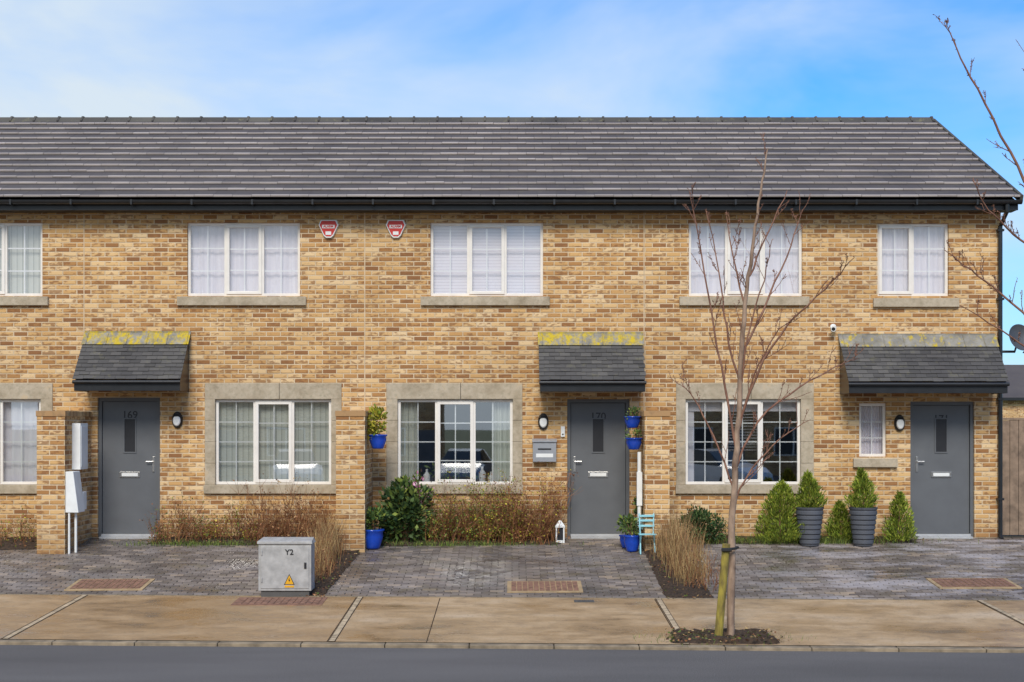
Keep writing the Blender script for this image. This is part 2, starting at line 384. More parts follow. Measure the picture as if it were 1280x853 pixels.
    c.done(name+'_blind',H)
st=MB()
def sill(a,b,y0,y1,pr=0.06): st.box(fx(a),fx(b),-pr,0.049,fz(y1),fz(y0),'stone')
for a,b,k in wins1:
    window('bedroom_window',fx(a),fx(b),fz(370),fz(278),3,3,k); sill(a-12,b+8,371,382)
window('bedroom_window',fx(1097),fx(1186),fz(370),fz(279),2,3,'net',(0,)); sill(1091,1198,373,384)
for a,b,c,d,k in gf:
    x0,x1,z0,z1=fx(a),fx(b),fz(617),fz(479); i0,i1,j0,j1=fx(c),fx(d),fz(606),fz(499)
    m=(x0+x1)/2+.1; st.box(x0,m-.003,-0.018,0.15,j1,z1,'stone'); st.box(m+.003,x1,-0.018,0.15,j1,z1,'stone')
    for (p,q) in ((x0,i0),(i1,x1)):
        zz=j0; hs=(j1-j0)/4
        for i in range(4): st.box(p,q,-0.015-.001*(i%2),0.15,zz+(.003 if i else 0),zz+hs,'stone'); zz+=hs
    st.box(x0-0.01,x1+0.01,-0.05,0.15,z0,j0-.001,'stone')
    window('living_room_window',i0,i1,j0+0.002,j1-0.002,3,4,k,gk='glassg')
window('hall_window',fx(1074),fx(1108),fz(571),fz(504),1,3,'net',()); sill(1066,1121,573,584)
st.done('stone_surrounds',H,bevel=0.006)
w.done('rooms',H)
for a,b,ty,num,hs in doors:
    x0,x1,z1=fx(a),fx(b),fz(ty); dm=MB(); fw=0.055
    dm.box(x0,x0+fw,0.04,0.15,0,z1,'door'); dm.box(x1-fw,x1,0.04,0.15,0,z1,'door'); dm.box(x0+fw,x1-fw,0.04,0.15,z1-fw,z1,'door')
    dm.box(x0+fw,x1-fw,0.0,0.16,-0.02,0.055,'thresh'); dm.box(x0+fw,x1-fw,-0.10,-0.001,-0.02,0.02,'thresh')
    A,B=x0+fw+0.006,x1-fw-0.006; dm.box(A,B,0.070,0.12,0.06,z1-fw-0.006,'door')
    dm.box(x0+fw,x1-fw,.121,.13,.056,z1-fw,'dark')
    m=(A+B)/2; s0,s1=fz(565),fz(524)
    for (p,q,r_,s_) in ((m-0.105,m+0.105,s1,s1+0.02),(m-0.105,m+0.105,s0-0.02,s0),(m-0.105,m-0.085,s0,s1),(m+0.085,m+0.105,s0,s1)):
        dm.box(p,q,0.058,0.075,r_,s_,'door')
    dm.box(m-0.085,m+0.085,0.066,0.072,s0,s1,'dark')
    dm.box(m-0.16,m+0.16,0.056,0.071,fz(597),fz(590),'chrome'); dm.box(m-0.13,m+0.13,0.053,0.058,fz(595.5),fz(591.5),'white')
    hx=B-0.06 if hs else A+0.06; hd=-1 if hs else 1
    dm.box(hx-0.018,hx+0.018,0.058,0.071,fz(590),fz(571),'chrome'); dm.tube([(hx,0.06,fz(577)),(hx,0.02,fz(577)),(hx+hd*0.11,0.018,fz(577))],0.010,'chrome',8)
    dm.done('front_door',H,bevel=0.003)
    text(num,0.17,(m,0.067,fz(ty+22)),'dark',H,'door_number')
def canopy(a,b,yt,lead):
    x0,x1=fx(a),fx(b); c=MB(); yf=-0.65; zt=fz(yt); zb=fz(yt+57,0.65); zf=zb-0.17
    for X in (x0+0.02,x1-0.05):
        c.hexa([(X,0,zf),(X+0.03,0,zf),(X+0.03,yf+0.02,zf),(X,yf+0.02,zf),(X,0,zt-0.05),(X+0.03,0,zt-0.05),(X+0.03,yf+0.02,zb-0.02),(X,yf+0.02,zb-0.02)],'black')
    c.box(x0+0.015,x1-0.015,yf-0.005,yf+0.018,zf,zb-0.03,'black')
    c.box(x0+0.052,x1-0.052,yf+0.02,-0.001,zf+0.02,zf+0.035,'black')
    c.tube([(x0,yf-0.03,zb-0.03),(x1,yf-0.03,zb-0.03)],0.03,'black',10)
    c.done('porch_canopy_frame',H,bevel=0.004)
    t=MB(); n=9; dv=Vector((0,yf-0.02,zb-zt)); nrm=Vector((0,-abs(dv.z),abs(dv.y))).normalized()
    o=Vector((0,0,zt)); s0=0.24
    tw=0.165
    for r in range(n):
        u0=s0+(1-s0)*r/n-0.02; u1=s0+(1-s0)*(r+1)/n
        xx=x0-(tw/2 if r%2 else 0)
        while xx<x1:
            xa,xb=max(xx,x0)+0.0015,min(xx+tw,x1)-0.0015; xx+=tw
            if xb-xa<0.02: continue
            l0=nrm*0.004; l1=nrm*(0.018+U(-.002,.005)); th=nrm*0.010
            p1=o+dv*(u1+U(-.005,.005))+l1; p0=o+dv*u0+l0
            t.hexa([(xa,*(p1)[1:]),(xb,*(p1)[1:]),(xb,*(p0)[1:]),(xa,*(p0)[1:]),(xa,*(p1+th)[1:]),(xb,*(p1+th)[1:]),(xb,*(p0+th)[1:]),(xa,*(p0+th)[1:])],'slate')
    t.done('porch_canopy_slates',H)
    l=MB(); p0=o+nrm*0.03+Vector((0,-0.003,0)); p1=o+dv*(s0+0.02)+nrm*0.034
    k='leadm' if lead else 'lead'
    l.hexa([(x0-.01,*p1[1:]),(x1+.01,*p1[1:]),(x1+.01,*p0[1:]),(x0-.01,*p0[1:])]+[(x,*(q+nrm*0.006)[1:]) for x,q in ((x0-.01,p1),(x1+.01,p1),(x1+.01,p0),(x0-.01,p0))],k)
    l.box(x0-0.01,x1+0.01,-0.012,0.01,p0.z-0.01,zt+0.05,k)
    xx=x0+0.06
    while xx<x1: 
        l.tube([(xx,*(p0+nrm*.01)[1:]),(xx,*(p1+nrm*.01)[1:])],0.007,k,5); xx+=0.32
    l.done('porch_lead_flashing',H)
canopy(107,238,418,True); canopy(673,803,419,True); canopy(1048,1243,421,False)
# roof: individually laid flat tiles with pale worn front edges
t=MB(); n=14; dv=Vector((0,RY-EY,RZ-EZ)); nr=Vector((0,-dv.z,dv.y)).normalized(); o=Vector((0,EY,EZ-0.03))
XE=8.0; tw=0.30
for r in range(n):
    u0=r/n; u1=min(1.0,(r+1)/n+0.015); xx=XL-(tw/2 if r%2 else 0)
    while xx<XE:
        xa,xb=max(xx,XL)+0.001,min(xx+tw,XE)-0.001; xx+=tw
        if xb-xa<0.03: continue
        j=U(-.0015,.0025); du=U(-.0004,.0004)
        p0=o+dv*(u0+du)+nr*(0.038+j); p1=o+dv*u1+nr*0.002; th=nr*0.030
        t.hexa([(xa,*p0[1:]),(xb,*p0[1:]),(xb,*p1[1:]),(xa,*p1[1:])]+[(x,*(q+th)[1:]) for x,q in ((xa,p0),(xb,p0),(xb,p1),(xa,p1))],'tile')
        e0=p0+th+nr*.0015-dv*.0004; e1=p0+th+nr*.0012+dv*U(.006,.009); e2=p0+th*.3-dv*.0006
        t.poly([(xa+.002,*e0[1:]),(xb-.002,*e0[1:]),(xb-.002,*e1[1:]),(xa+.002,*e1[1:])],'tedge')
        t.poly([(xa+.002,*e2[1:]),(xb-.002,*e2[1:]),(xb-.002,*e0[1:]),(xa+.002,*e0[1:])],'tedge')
t.done('roof_tiles',H)
t=MB(); t.poly([(XL,EY+.05,EZ-0.06),(XE-.02,EY+.05,EZ-0.06),(XE-.02,RY,RZ-0.06),(XL,RY,RZ-0.06)],'black'); t.poly([(XL,RY,RZ),(XE,RY,RZ),(XE,9.0,EZ),(XL,9.0,EZ)],'tile')
xx=XL
while xx<XE-0.01:
    xb=min(xx+0.45,XE); 
    for (p,q,e) in ((xx,xb-0.03,0),(xb-0.035,xb+0.004,0.02)):
        t.hexa([(p,RY-0.16,RZ-0.055+e),(q,RY-0.16,RZ-0.055+e),(q,RY+0.16,RZ-0.055+e),(p,RY+0.16,RZ-0.055+e),(p,RY-0.045,RZ+0.055+e),(q,RY-0.045,RZ+0.055+e),(q,RY+0.045,RZ+0.055+e),(p,RY+0.045,RZ+0.055+e)],'ridge')
    xx=xb
t.done('ridge',H)
t=MB(); a=o+nr*-0.05; b=o+dv+nr*-0.05; c=nr*0.12
t.hexa([(XE,*a[1:]),(XE+0.05,*a[1:]),(XE+0.05,*b[1:]),(XE,*b[1:])]+[(x,*(q+c)[1:]) for x,q in ((XE,a),(XE+0.05,a),(XE+0.05,b),(XE,b))],'ridge')
t.done('verge',H,bevel=0.004)
t=MB(); t.box(XL,XE,-0.32,-0.30,5.20,5.36,'black'); t.box(XL,XE,-0.30,-0.001,5.205,5.22,'black')
N=10; prof=[(-0.39+0.062*math.cos(math.pi+math.pi*i/N),5.345+0.065*math.sin(math.pi+math.pi*i/N)) for i in range(N+1)]
for i in range(N): t.poly([(XL,*prof[i]),(XE+0.03,*prof[i]),(XE+0.03,*prof[i+1]),(XL,*prof[i+1])],'black')
t.poly([(XE+0.03,*p) for p in prof],'black')
xx=XL+0.4
while xx<XE: t.box(xx,xx+0.03,-0.46,-0.32,5.27,5.35,'black'); xx+=0.95
dx=fx(1252)-0.04
t.tube([(dx,-0.38,5.29),(dx,-0.38,5.18),(dx,-0.06,4.98),(dx,-0.06,0.05),(dx,-0.13,-0.02)],0.034,'black',10)
for z in (0.6,2.2,3.8,4.9): t.box(dx-0.05,dx+0.05,-0.1,-0.0,z,z+0.035,'black')
t.done('gutter_and_downpipe',H)
def walllamp(X,Y):
    e=empty('wall_lamp'); b=MB(); cx,cz=fx(X),fz(Y)
    for (sx,sz,y0,y1,k,zo) in ((0.085,0.135,-0.0,-0.06,'black',0),(0.06,0.085,-0.06,-0.085,'lens',-0.012)):
        N=20; ring=lambda y,f:[(cx+sx*f*math.cos(2*math.pi*i/N),y,cz+zo+sz*f*math.sin(2*math.pi*i/N)) for i in range(N)]
        r0,r1,r2=ring(y0,1),ring((y0+y1)/2,1),ring(y1,0.82)
        for A,B in ((r0,r1),(r1,r2)):
            for i in range(N): b.poly([A[i],A[(i+1)%N],B[(i+1)%N],B[i]],k)
        b.poly(r2,k)
    b.hexa([(cx-.075,-.06,cz+.05),(cx+.075,-.06,cz+.05),(cx+.075,-.03,cz+.05),(cx-.075,-.03,cz+.05),(cx-.05,-.095,cz+.06),(cx+.05,-.095,cz+.06),(cx+.04,-.03,cz+.12),(cx-.04,-.03,cz+.12)],'black')
    b.done('lamp_body',e)
walllamp(222,525); walllamp(679,527); walllamp(1124,529)
for X in (411,495):
    e=empty('alarm_box'); b=MB(); cx,cz=fx(X),fz(286)
    o8=[(-.13,.14),(.13,.14),(.165,.06),(.08,-.12),(.04,-.155),(-.04,-.155),(-.08,-.12),(-.165,.06)]
    for s,y0,y1,k in ((1,0,-0.05,'white'),(0.85,-0.05,-0.054,'red')):
        A=[(cx+p*s,y0,cz+q*s) for p,q in o8]; B=[(cx+p*s*0.95,y1,cz+q*s*0.95) for p,q in o8]
        b.poly(B,k)
        for i in range(8): b.poly([A[i],A[(i+1)%8],B[(i+1)%8],B[i]],k)
    b.box(cx-.10,cx+.10,-.058,-.05,cz+.0,cz+.055,'white'); b.box(cx-.045,cx+.045,-.058,-.05,cz-.105,cz-.05,'white')
    b.done('alarm_case',e); text('ALARM',0.05,(cx,-0.0595,cz+0.028),'red',e,'alarm_label')
e=empty('wall_mailbox'); b=MB(); x0,x1,z0,z1=fx(666),fx(695),fz(577),fz(551)
b.box(x0,x1,-.12,0,z0,z1,'mailb'); b.hexa([(x0-.01,-.14,z1-.02),(x1+.01,-.14,z1-.02),(x1+.01,0,z1),(x0-.01,0,z1),(x0-.01,-.14,z1),(x1+.01,-.14,z1),(x1+.01,0,z1+.035),(x0-.01,0,z1+.035)],'mailb')
b.box(x0+.08,x1-.08,-.125,-.12,z0+.19,z0+.215,'dark'); b.box(x0+.05,x1-.05,-.123,-.12,z0+.07,z0+.13,'white'); b.done('box',e,bevel=0.006)
e=empty('doorbell'); b=MB(); b.box(fx(701),fx(706),-.03,0,fz(546),fz(533),'white'); b.tube([(fx(703.5),-.03,fz(543)),(fx(703.5),-.036,fz(543))],.014,'dark',12); b.done('bell',e,bevel=0.004)
e=empty('security_camera'); b=MB(); cx,cz=fx(1041),fz(410)
b.tube([(cx,0,cz+.02),(cx,-.03,cz+.02)],.045,'white',14); b.tube([(cx,-.03,cz+.02),(cx-.01,-.08,cz-.0)],.015,'white',8); b.tube([(cx+.01,-.06,cz),(cx-.03,-.18,cz-.03)],[.038,.042],'white',14); b.tube([(cx-.03,-.18,cz-.03),(cx-.031,-.183,cz-.031)],.03,'dark',14); b.done('camera_body',e)
e=empty('satellite_dish'); b=MB(); c=Vector((fx(1271,-.5),0.42,fz(424,-.5))); N=28; ax=Vector((0.25,-0.92,0.30)).normalized(); ux=ax.cross(Vector((0,0,1))).normalized(); uz=ux.cross(ax)
prev=None
for i in range(6):
    r=0.22*i/5; off=0.07*(i/5)**2
    ring=[c+ux*math.cos(2*math.pi*q/N)*r+uz*math.sin(2*math.pi*q/N)*r*1.05+ax*off for q in range(N)]
    if prev:
        for q in range(N): b.poly([prev[q],prev[(q+1)%N],ring[(q+1)%N],ring[q]],'dish')
    prev=ring
b.tube([(XR,.6,c.z-.2),(c.x,.6,c.z-.2),c],0.022,'dish',8); b.tube([c-uz*.26+ax*.05,c-uz*.2+ax*.33],0.012,'dish',6); b.tube([c-uz*.2+ax*.33,c-uz*.16+ax*.27],0.03,'dish',8); b.done('dish',e,smooth=True)

# ---------------------------------------------------------------- dividing fin walls
def copem():
    t=NT('coping_brick'); c=t.ramp(t.island(),[(0,(.30,.16,.07)),(.5,(.48,.29,.13)),(1,(.62,.42,.21))]); c=t.mix(t.mapr(t.noise(9,4),.5,.7,0,.6),c,(.2,.13,.07)); return t.out(c,.9)
M['cope']=copem()
def fin(X0,X1,proj,top):
    a=proj; x0,x1=fx(X0,a),fx(X1,a); e=empty('garden_wall'); b=MB()
    b.box(x0,x1,-a,-0.001,-0.4,top-0.085,'brick'); b.done('brickwork',e)
    b=MB(); y=-a-.012
    while y<-.02:
        b.box(x0-.012,x1+.012,y,min(y+.066,-.001),top-.085,top+U(-.002,.002),'cope'); y+=.075
    b.box(x0,x1,-a,-.002,top-.084,top-.012,'joint'); b.done('brick_on_edge_coping',e,bevel=.004)
    return x0,x1
w1=fin(46,81,1.35,2.02); w2=fin(420,456,1.25,2.02); w3=fin(806,837,1.25,2.02)
e=empty('meter_box'); b=MB(); sx=w1[1]
b.box(sx,sx+.13,-1.0,-.62,1.12,1.83,'white'); b.box(sx+.13,sx+.138,-.97,-.65,1.16,1.79,'white'); b.done('electric_meter_box',e,bevel=0.008)
e=empty('gas_meter_box'); b=MB(); 
b.hexa([(sx,-1.33,.48),(sx+.20,-1.33,.48),(sx+.20,-1.0,.48),(sx,-1.0,.48),(sx,-1.33,1.1),(sx+.12,-1.33,1.1),(sx+.12,-1.0,1.1),(sx,-1.0,1.1)],'white')
b.tube([(sx+.05,-1.3,.5),(sx+.05,-1.3,-.15)],.018,'white',8); b.tube([(sx+.12,-1.2,.5),(sx+.12,-1.2,-.15)],.022,'white',8); b.box(sx,sx+.16,-.95,-.78,.5,.78,'white'); b.done('gas_box',e,bevel=0.01)

# ---------------------------------------------------------------- GROUND
b=MB(); S=600; b.poly([(-S,-S,-0.62),(S,-S,-0.62),(S,S,-0.62),(-S,S,-0.62)],'grassg'); b.done('ground')
b=MB(); XA,XB=-30,30
b.poly([(XA,kerb(XA)-6.2,-0.60),(XB,kerb(XB)-6.2,-0.60),(XB,kerb(XB),-0.60),(XA,kerb(XA),-0.60)],'asph'); b.done('road')
b=MB()
for yo,y1 in ((-6.2,-8.4),): b.poly([(XA,kerb(XA)+y1,-0.50),(XB,kerb(XB)+y1,-0.50),(XB,kerb(XB)+yo,-0.50),(XA,kerb(XA)+yo,-0.50)],'pave'); b.poly([(XA,kerb(XA)+yo,-0.62),(XB,kerb(XB)+yo,-0.62),(XB,kerb(XB)+yo,-0.5),(XA,kerb(XA)+yo,-0.5)],'kerbm')
b.poly([(XA,-43,-0.55),(XB,-43,-0.55),(XB,kerb(XB)-8.4,-0.52),(XA,kerb(XA)-8.4,-0.52)],'asph'); b.done('far_pavement')
b=MB(); N=30
for i in range(N):
    xa=-15+32*i/N; xb=-15+32*(i+1)/N
    b.poly([(xa,edge(xa)-.05,G(xa,edge(xa))-.016),(xb,edge(xb)-.05,G(xb,edge(xb))-.016),(xb,0.0,-.016),(xa,0.0,-.016)],'bed')
b.poly([(XR,0,-.016),(17,0,-.016),(17,30,-.016),(XR,30,-.016)],'bed')
b.done('driveway_bed')
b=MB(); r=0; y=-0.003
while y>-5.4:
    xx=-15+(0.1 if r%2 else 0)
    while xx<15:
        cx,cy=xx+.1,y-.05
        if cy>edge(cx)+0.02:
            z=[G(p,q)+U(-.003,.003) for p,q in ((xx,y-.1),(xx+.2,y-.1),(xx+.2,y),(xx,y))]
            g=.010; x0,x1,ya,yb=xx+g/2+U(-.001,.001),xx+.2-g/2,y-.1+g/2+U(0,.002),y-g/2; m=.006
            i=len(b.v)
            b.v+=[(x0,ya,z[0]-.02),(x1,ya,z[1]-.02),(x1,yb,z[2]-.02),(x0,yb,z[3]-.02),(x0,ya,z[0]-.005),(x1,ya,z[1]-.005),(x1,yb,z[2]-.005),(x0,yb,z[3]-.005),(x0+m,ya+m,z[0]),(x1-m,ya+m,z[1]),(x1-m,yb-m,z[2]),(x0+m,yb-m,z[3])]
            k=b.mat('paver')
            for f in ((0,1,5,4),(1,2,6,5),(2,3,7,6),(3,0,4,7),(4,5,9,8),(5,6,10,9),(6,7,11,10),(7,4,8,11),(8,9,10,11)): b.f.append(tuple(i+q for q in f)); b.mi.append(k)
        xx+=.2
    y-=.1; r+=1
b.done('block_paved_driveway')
pv=empty('pavement'); b=MB(); jb=MB()
bays=[-16,-12.5,-9.3,-5.65,-2.02,-0.93,1.83,5.9,9.2,13,17]
k_=b.mat('pave')
for i in range(len(bays)-1):       # each cast bay is one connected island
    xa,xb=bays[i]+.006,bays[i+1]-.006; n=4; base=len(b.v)
    for j in range(n+1):
        p=xa+(xb-xa)*j/n
        for yy in (kerb(p)+.13,edge(p)): b.v.append((p,yy,G(p,yy)+.008))
    for j in range(n): q=base+2*j; b.f.append((q,q+2,q+3,q+1)); b.mi.append(k_)
for x in bays: 
    jb.poly([(x-.006,kerb(x)+.13,G(x,kerb(x)+.13)+.002),(x+.006,kerb(x)+.13,G(x,kerb(x)+.13)+.002),(x+.006,edge(x),G(x,edge(x))+.002),(x-.006,edge(x),G(x,edge(x))+.002)],'soil')
for x in (-5.65,-2.02,1.83,5.9):
    w_=.06
    for (p,q,h_,kk) in ((x+.01,x+.03+w_,.011,'soil'),(x+.02,x+.02+w_,.014,'pavejoint')):
        jb.poly([(p,kerb(x)+.13,G(x,kerb(x)+.13)+h_),(q,kerb(x)+.13,G(x,kerb(x)+.13)+h_),(q,edge(x)-.03,G(x,edge(x))+h_),(p,edge(x)-.03,G(x,edge(x))+h_)],kk)
b.done('slabs',pv); jb.done('slab_joints',pv)
k=MB(); x=-16.0
while x<17:
    xa,xb=x+.004,x+.91; g=[G(v,kerb(v))+.010 for v in (xa,xb)]
    k.hexa([(xa,kerb(xa),-.7),(xb,kerb(xb),-.7),(xb,kerb(xb)+.125,-.7),(xa,kerb(xa)+.125,-.7),(xa,kerb(xa),g[0]-.004),(xb,kerb(xb),g[1]-.004),(xb,kerb(xb)+.125,g[1]),(xa,kerb(xa)+.125,g[0])],'kerbm'); x+=.914
k.done('dropped_kerb',pv,bevel=.008)
k=MB(); x=-16
while x<17:
    xa,xb=x+.004,x+.91
    k.hexa([(v,edge(v)+o_,G(v,edge(v))-.05) for v,o_ in ((xa,-.03),(xb,-.03),(xb,.03),(xa,.03))]+[(v,edge(v)+o_,G(v,edge(v))+.014) for v,o_ in ((xa,-.03),(xb,-.03),(xb,.03),(xa,.03))],'kerbm'); x+=.914
k.done('edging_kerb',pv)
def soil(name,quad,n=14,m=24,h=.035):
    b=MB(); A,B,C,Dd=[Vector((*q,0)) for q in quad]; idx=b.mat('soil')
    for i in range(n+1):
        for j in range(m+1):
            s,t_=i/n,j/m; p=(A*(1-s)+B*s)*(1-t_)+(Dd*(1-s)+C*s)*t_
            edgef=min(s,1-s,t_,1-t_); z=G(p.x,p.y)+(.005 if edgef==0 else h*U(.5,1.4))
            b.v.append((p.x+U(-.018,.018),p.y+U(-.018,.018),z))
    for i in range(n):
        for j in range(m):
            q=i*(m+1)+j; b.f.append((q,q+1,q+m+2,q+m+1)); b.mi.append(idx)
    for _ in range(int(420)):
        s,t_=U(-.05,1.05),U(-.05,1.05); p=(A*(1-s)+B*s)*(1-t_)+(Dd*(1-s)+C*s)*t_
        b.leaf((p.x,p.y,G(p.x,p.y)+h*.8+.006),U(.02,.05),random.choice(['redtwig','soil','drygrass','green']),.6,Vector((U(-1,1),U(-1,1),U(-.1,.3))))
    return b.done(name)
soil('planting_bed',[(fx(432),-.02),(w2[1],-.02),(fx(404,4.3),edge(-2.4)+.04),(fx(375,4.3),edge(-2.7)+.04)],10,40)
soil('planting_bed',[(w3[0],-.02),(w3[1]+.15,-.02),(fx(893,4.5),edge(2.6)+.04),(fx(833,4.5),edge(2.1)+.04)],10,40)
soil('planting_bed',[(fx(205),-.02),(w2[0],-.02),(w2[0]-.1,-.75),(fx(195),-.55)],24,8)
soil('planting_bed',[(w2[1],-.02),(fx(700),-.02),(fx(700),-.6),(w2[1]+.05,-.75)],24,8)
soil('planting_bed',[(w3[1],-.02),(fx(1130),-.02),(fx(1138),-.45),(w3[1]+.1,-.6)],24,8)
soil('planting_bed',[(-12,-.02),(w1[0],-.02),(w1[0]-.2,-1.0),(-12,-1.0)],24,8)
soil('planting_bed',[(fx(842,7.0),-6.75),(fx(962,7.0),-6.82),(fx(980,7.5),-7.48),(fx(838,7.5),-7.43)],16,12,.05)

# ---------------------------------------------------------------- covers
def cover(name,X0,X1,a0,a1,k,kf):
    e=empty(name); b=MB(); x0,x1=fx(X0,a0),fx(X1,a0); 
    P=lambda x,y,h:(x,y,G(x,y)+h)
    def slab(x0,x1,y0,y1,h0,h1,k): b.hexa([P(x0,y0,h0),P(x1,y0,h0),P(x1,y1,h0),P(x0,y1,h0),P(x0,y0,h1),P(x1,y0,h1),P(x1,y1,h1),P(x0,y1,h1)],k)
    slab(x0,x1,-a0,-a1,0,.014,kf); 
    nx=max(4,int((x1-x0-.1)/.075)); ny=3; f=.05
    for i in range(nx):
        for j in range(ny):
            u0=x0+f+(x1-x0-2*f)*i/nx+.006; u1=x0+f+(x1-x0-2*f)*(i+1)/nx-.006
            v0=-a0+f+(a0-a1-2*f)*j/ny+.006; v1=-a0+f+(a0-a1-2*f)*(j+1)/ny-.006
            slab(u0,u1,v0,v1,.015,.020,k)
    b.done('cover',e)
cover('manhole_cover',80,178,3.83,3.15,'rust','beige'); cover('manhole_cover',634,729,4.08,3.4,'rust','beige'); cover('manhole_cover',1175,1278,3.95,3.3,'rust','beige')
cover('manhole_cover',288,402,4.95,4.36,'rust','rust')
cover('drain_grate',718,743,4.78,4.62,'cabd','cabd')

# ---------------------------------------------------------------- utility cabinet
e=empty('utility_cabinet'); b=MB(); a=4.32; x0,x1=fx(323,a),fx(389,a); y0,y1=-a,-a+.32; g=G(x0,-a)
b.box(x0+.03,x1-.03,y0+.02,y1-.02,g-.05,g+.09,'cabd'); b.box(x0,x1,y0,y1,g+.09,g+.70,'cab')
b.hexa([(x0-.015,y0-.02,g+.70),(x1+.015,y0-.02,g+.70),(x1+.015,y1+.015,g+.70),(x0-.015,y1+.015,g+.70),(x0-.012,y0-.018,g+.735),(x1+.012,y0-.018,g+.735),(x1-.01,y1,g+.765),(x0+.01,y1,g+.765)],'cab')
b.box(x0+.03,x1-.03,y0-.008,y0,g+.12,g+.67,'cab')
b.box(x1-.09,x1-.06,y0-.02,y0-.008,g+.38,g+.46,'dark')
for z in (.2,.55): b.tube([(x0+.045,y0-.012,g+z),(x0+.045,y0-.012,g+z+.06)],.01,'cab',8)
b.done('cabinet_body',e,bevel=.006)
m=(x0+x1)/2; b=MB(); b.poly([(m-.01,y0-.0105,g+.17),(m+.13,y0-.0105,g+.17),(m+.06,y0-.0105,g+.31)],'dark'); b.poly([(m+.004,y0-.012,g+.178),(m+.116,y0-.012,g+.178),(m+.06,y0-.012,g+.293)],'yellow')
b.poly([(m+.055,y0-.0135,g+.2),(m+.075,y0-.0135,g+.235),(m+.06,y0-.0135,g+.235),(m+.066,y0-.0135,g+.27),(m+.045,y0-.0135,g+.225),(m+.06,y0-.0135,g+.225)],'dark')
b.box(m+.0,m+.12,y0-.0125,y0-.009,g+.135,g+.16,'yellow'); b.done('warning_sign',e)
text('Y2',.10,(m+.06,y0-.011,g+.59),'dark',e,'cabinet_label')

# ---------------------------------------------------------------- vegetation
def twiggy(name,x0,x1,y0,y1,h,n,nl,kt='redtwig',kl=('redtwig',)):
    e=empty(name); b=MB(); ph=U(0,6)
    for _ in range(n):
        x,y=U(x0,x1),U(y0,y1); hh=h*(.82+.25*math.sin(x*9+ph)+.1*math.sin(x*23))*U(.5,1.08); g=G(x,y)
        p=Vector((x,y,g)); d=Vector((U(-.4,.4),U(-.35,.35),1)).normalized(); pts=[p]
        for s in range(4): d=(d+Vector((U(-.3,.3),U(-.3,.3),.1))).normalized(); pts.append(pts[-1]+d*hh/4)
        b.tube(pts,[.005,.0042,.0035,.0025,.0015],kt,3,False)
        for _ in range(4):
            q=random.choice(pts[1:4]); dd=Vector((U(-1,1),U(-1,1),U(.2,1))).normalized(); b.tube([q,q+dd*hh*.16,q+dd*hh*.27+Vector((0,0,.03))],[.0028,.0022,.0012],kt,3,False)
        for _ in range(nl):
            q=pts[random.randint(1,4)]+Vector((U(-.06,.06),U(-.06,.06),U(-.05,.05))); b.leaf(q,U(.018,.045),random.choice(kl),.6)
    b.done('stems_and_leaves',e); return e
def bush(name,c,rx,ry,rz,n,k,size=.05,parent=None,clumps=14,asp=.5):
    e=parent or empty(name); b=MB(); cl=[]
    for _ in range(clumps):
        v=Vector((U(-1,1),U(-1,1),U(-1,1))).normalized()*U(.45,.85); cl.append((v,U(.25,.5)))
    for _ in range(n):
        v,r=random.choice(cl); q=v+Vector((random.gauss(0,1),random.gauss(0,1),random.gauss(0,1))).normalized()*r*U(.6,1)
        p=Vector((c[0]+q.x*rx,c[1]+q.y*ry,c[2]+q.z*rz)); 
        if p.z<G(p.x,p.y): continue
        b.leaf(p,size*U(.6,1.3),k if isinstance(k,str) else random.choice(k),asp,Vector((q.x,q.y,q.z+.5))+Vector((U(-1,1),U(-1,1),U(-1,1)))*.8)
    for _ in range(10):
        v,_r=random.choice(cl); b.tube([(c[0],c[1],c[2]-rz),(c[0]+v.x*rx,c[1]+v.y*ry,c[2]+v.z*rz)],[.008,.003],'twig',4,False)
    b.done('foliage',e); return e
def cone(name,c,r,h,n,parent=None,k='conifer'):
    e=parent or empty(name); b=MB(); b.tube([c,(c[0],c[1],c[2]+h*.9)],[.018,.004],'twig',5)
    lump=[(U(0,6.28),U(0,.9),random.choice((U(.5,.7),U(1.15,1.4)))) for _ in range(34)]
    lean=(U(-.04,.04),U(-.02,.02))
    for _ in range(n):
        t_=R()**1.25; ang=U(0,2*math.pi); pr=r*(math.sin(min(1,t_*3.2+.28)*math.pi/2))*(1-t_)**.72*1.10
        f=1.0
        for la,lt,lf in lump:
            da=abs((ang-la+math.pi)%(2*math.pi)-math.pi)
            if da<.45 and abs(t_-lt)<.08: f*=lf
        f=max(.45,min(1.4,f))
        rr=pr*f*U(.5,1.08); p=Vector((c[0]+rr*math.cos(ang)+lean[0]*t_,c[1]+rr*math.sin(ang)+lean[1]*t_,c[2]+t_*h*.95+U(-.01,.06)))
        b.leaf(p,U(.03,.08),k,.26,Vector((math.cos(ang)*.7,math.sin(ang)*.7,1.0))+Vector((U(-.5,.5),U(-.5,.5),U(-.3,.3))))
    b.done('foliage',e); return e
def grass(name,c,spx,spy,h,n,lean=.35,k='drygrass'):
    e=empty(name); b=MB()
    for _ in range(n):
        x,y=c[0]+random.gauss(0,spx),c[1]+random.gauss(0,spy); g=G(x,y); hh=h*U(.35,1.05); d=Vector((U(-1,1),U(-1,1),0))*lean
        p=Vector((x,y,g)); q=p+Vector((d.x*.3*hh,d.y*.3*hh,hh*.55)); r_=p+Vector((d.x*hh,d.y*hh,hh)); a=Vector((U(-1,1),U(-1,1),0)).normalized()*.0032
        kk=k if R()<.75 or k!='drygrass' else 'redtwig'
        b.poly([p-a,p+a,q+a*.8,q-a*.8],kk); b.poly([q-a*.8,q+a*.8,r_],kk)
    b.done('blades',e)
mixl=('redtwig','green','green','goldleaf')
twiggy('shrub_hedge',fx(196),fx(262),-.60,-.1,.72,80,9,kl=('redtwig','green'))
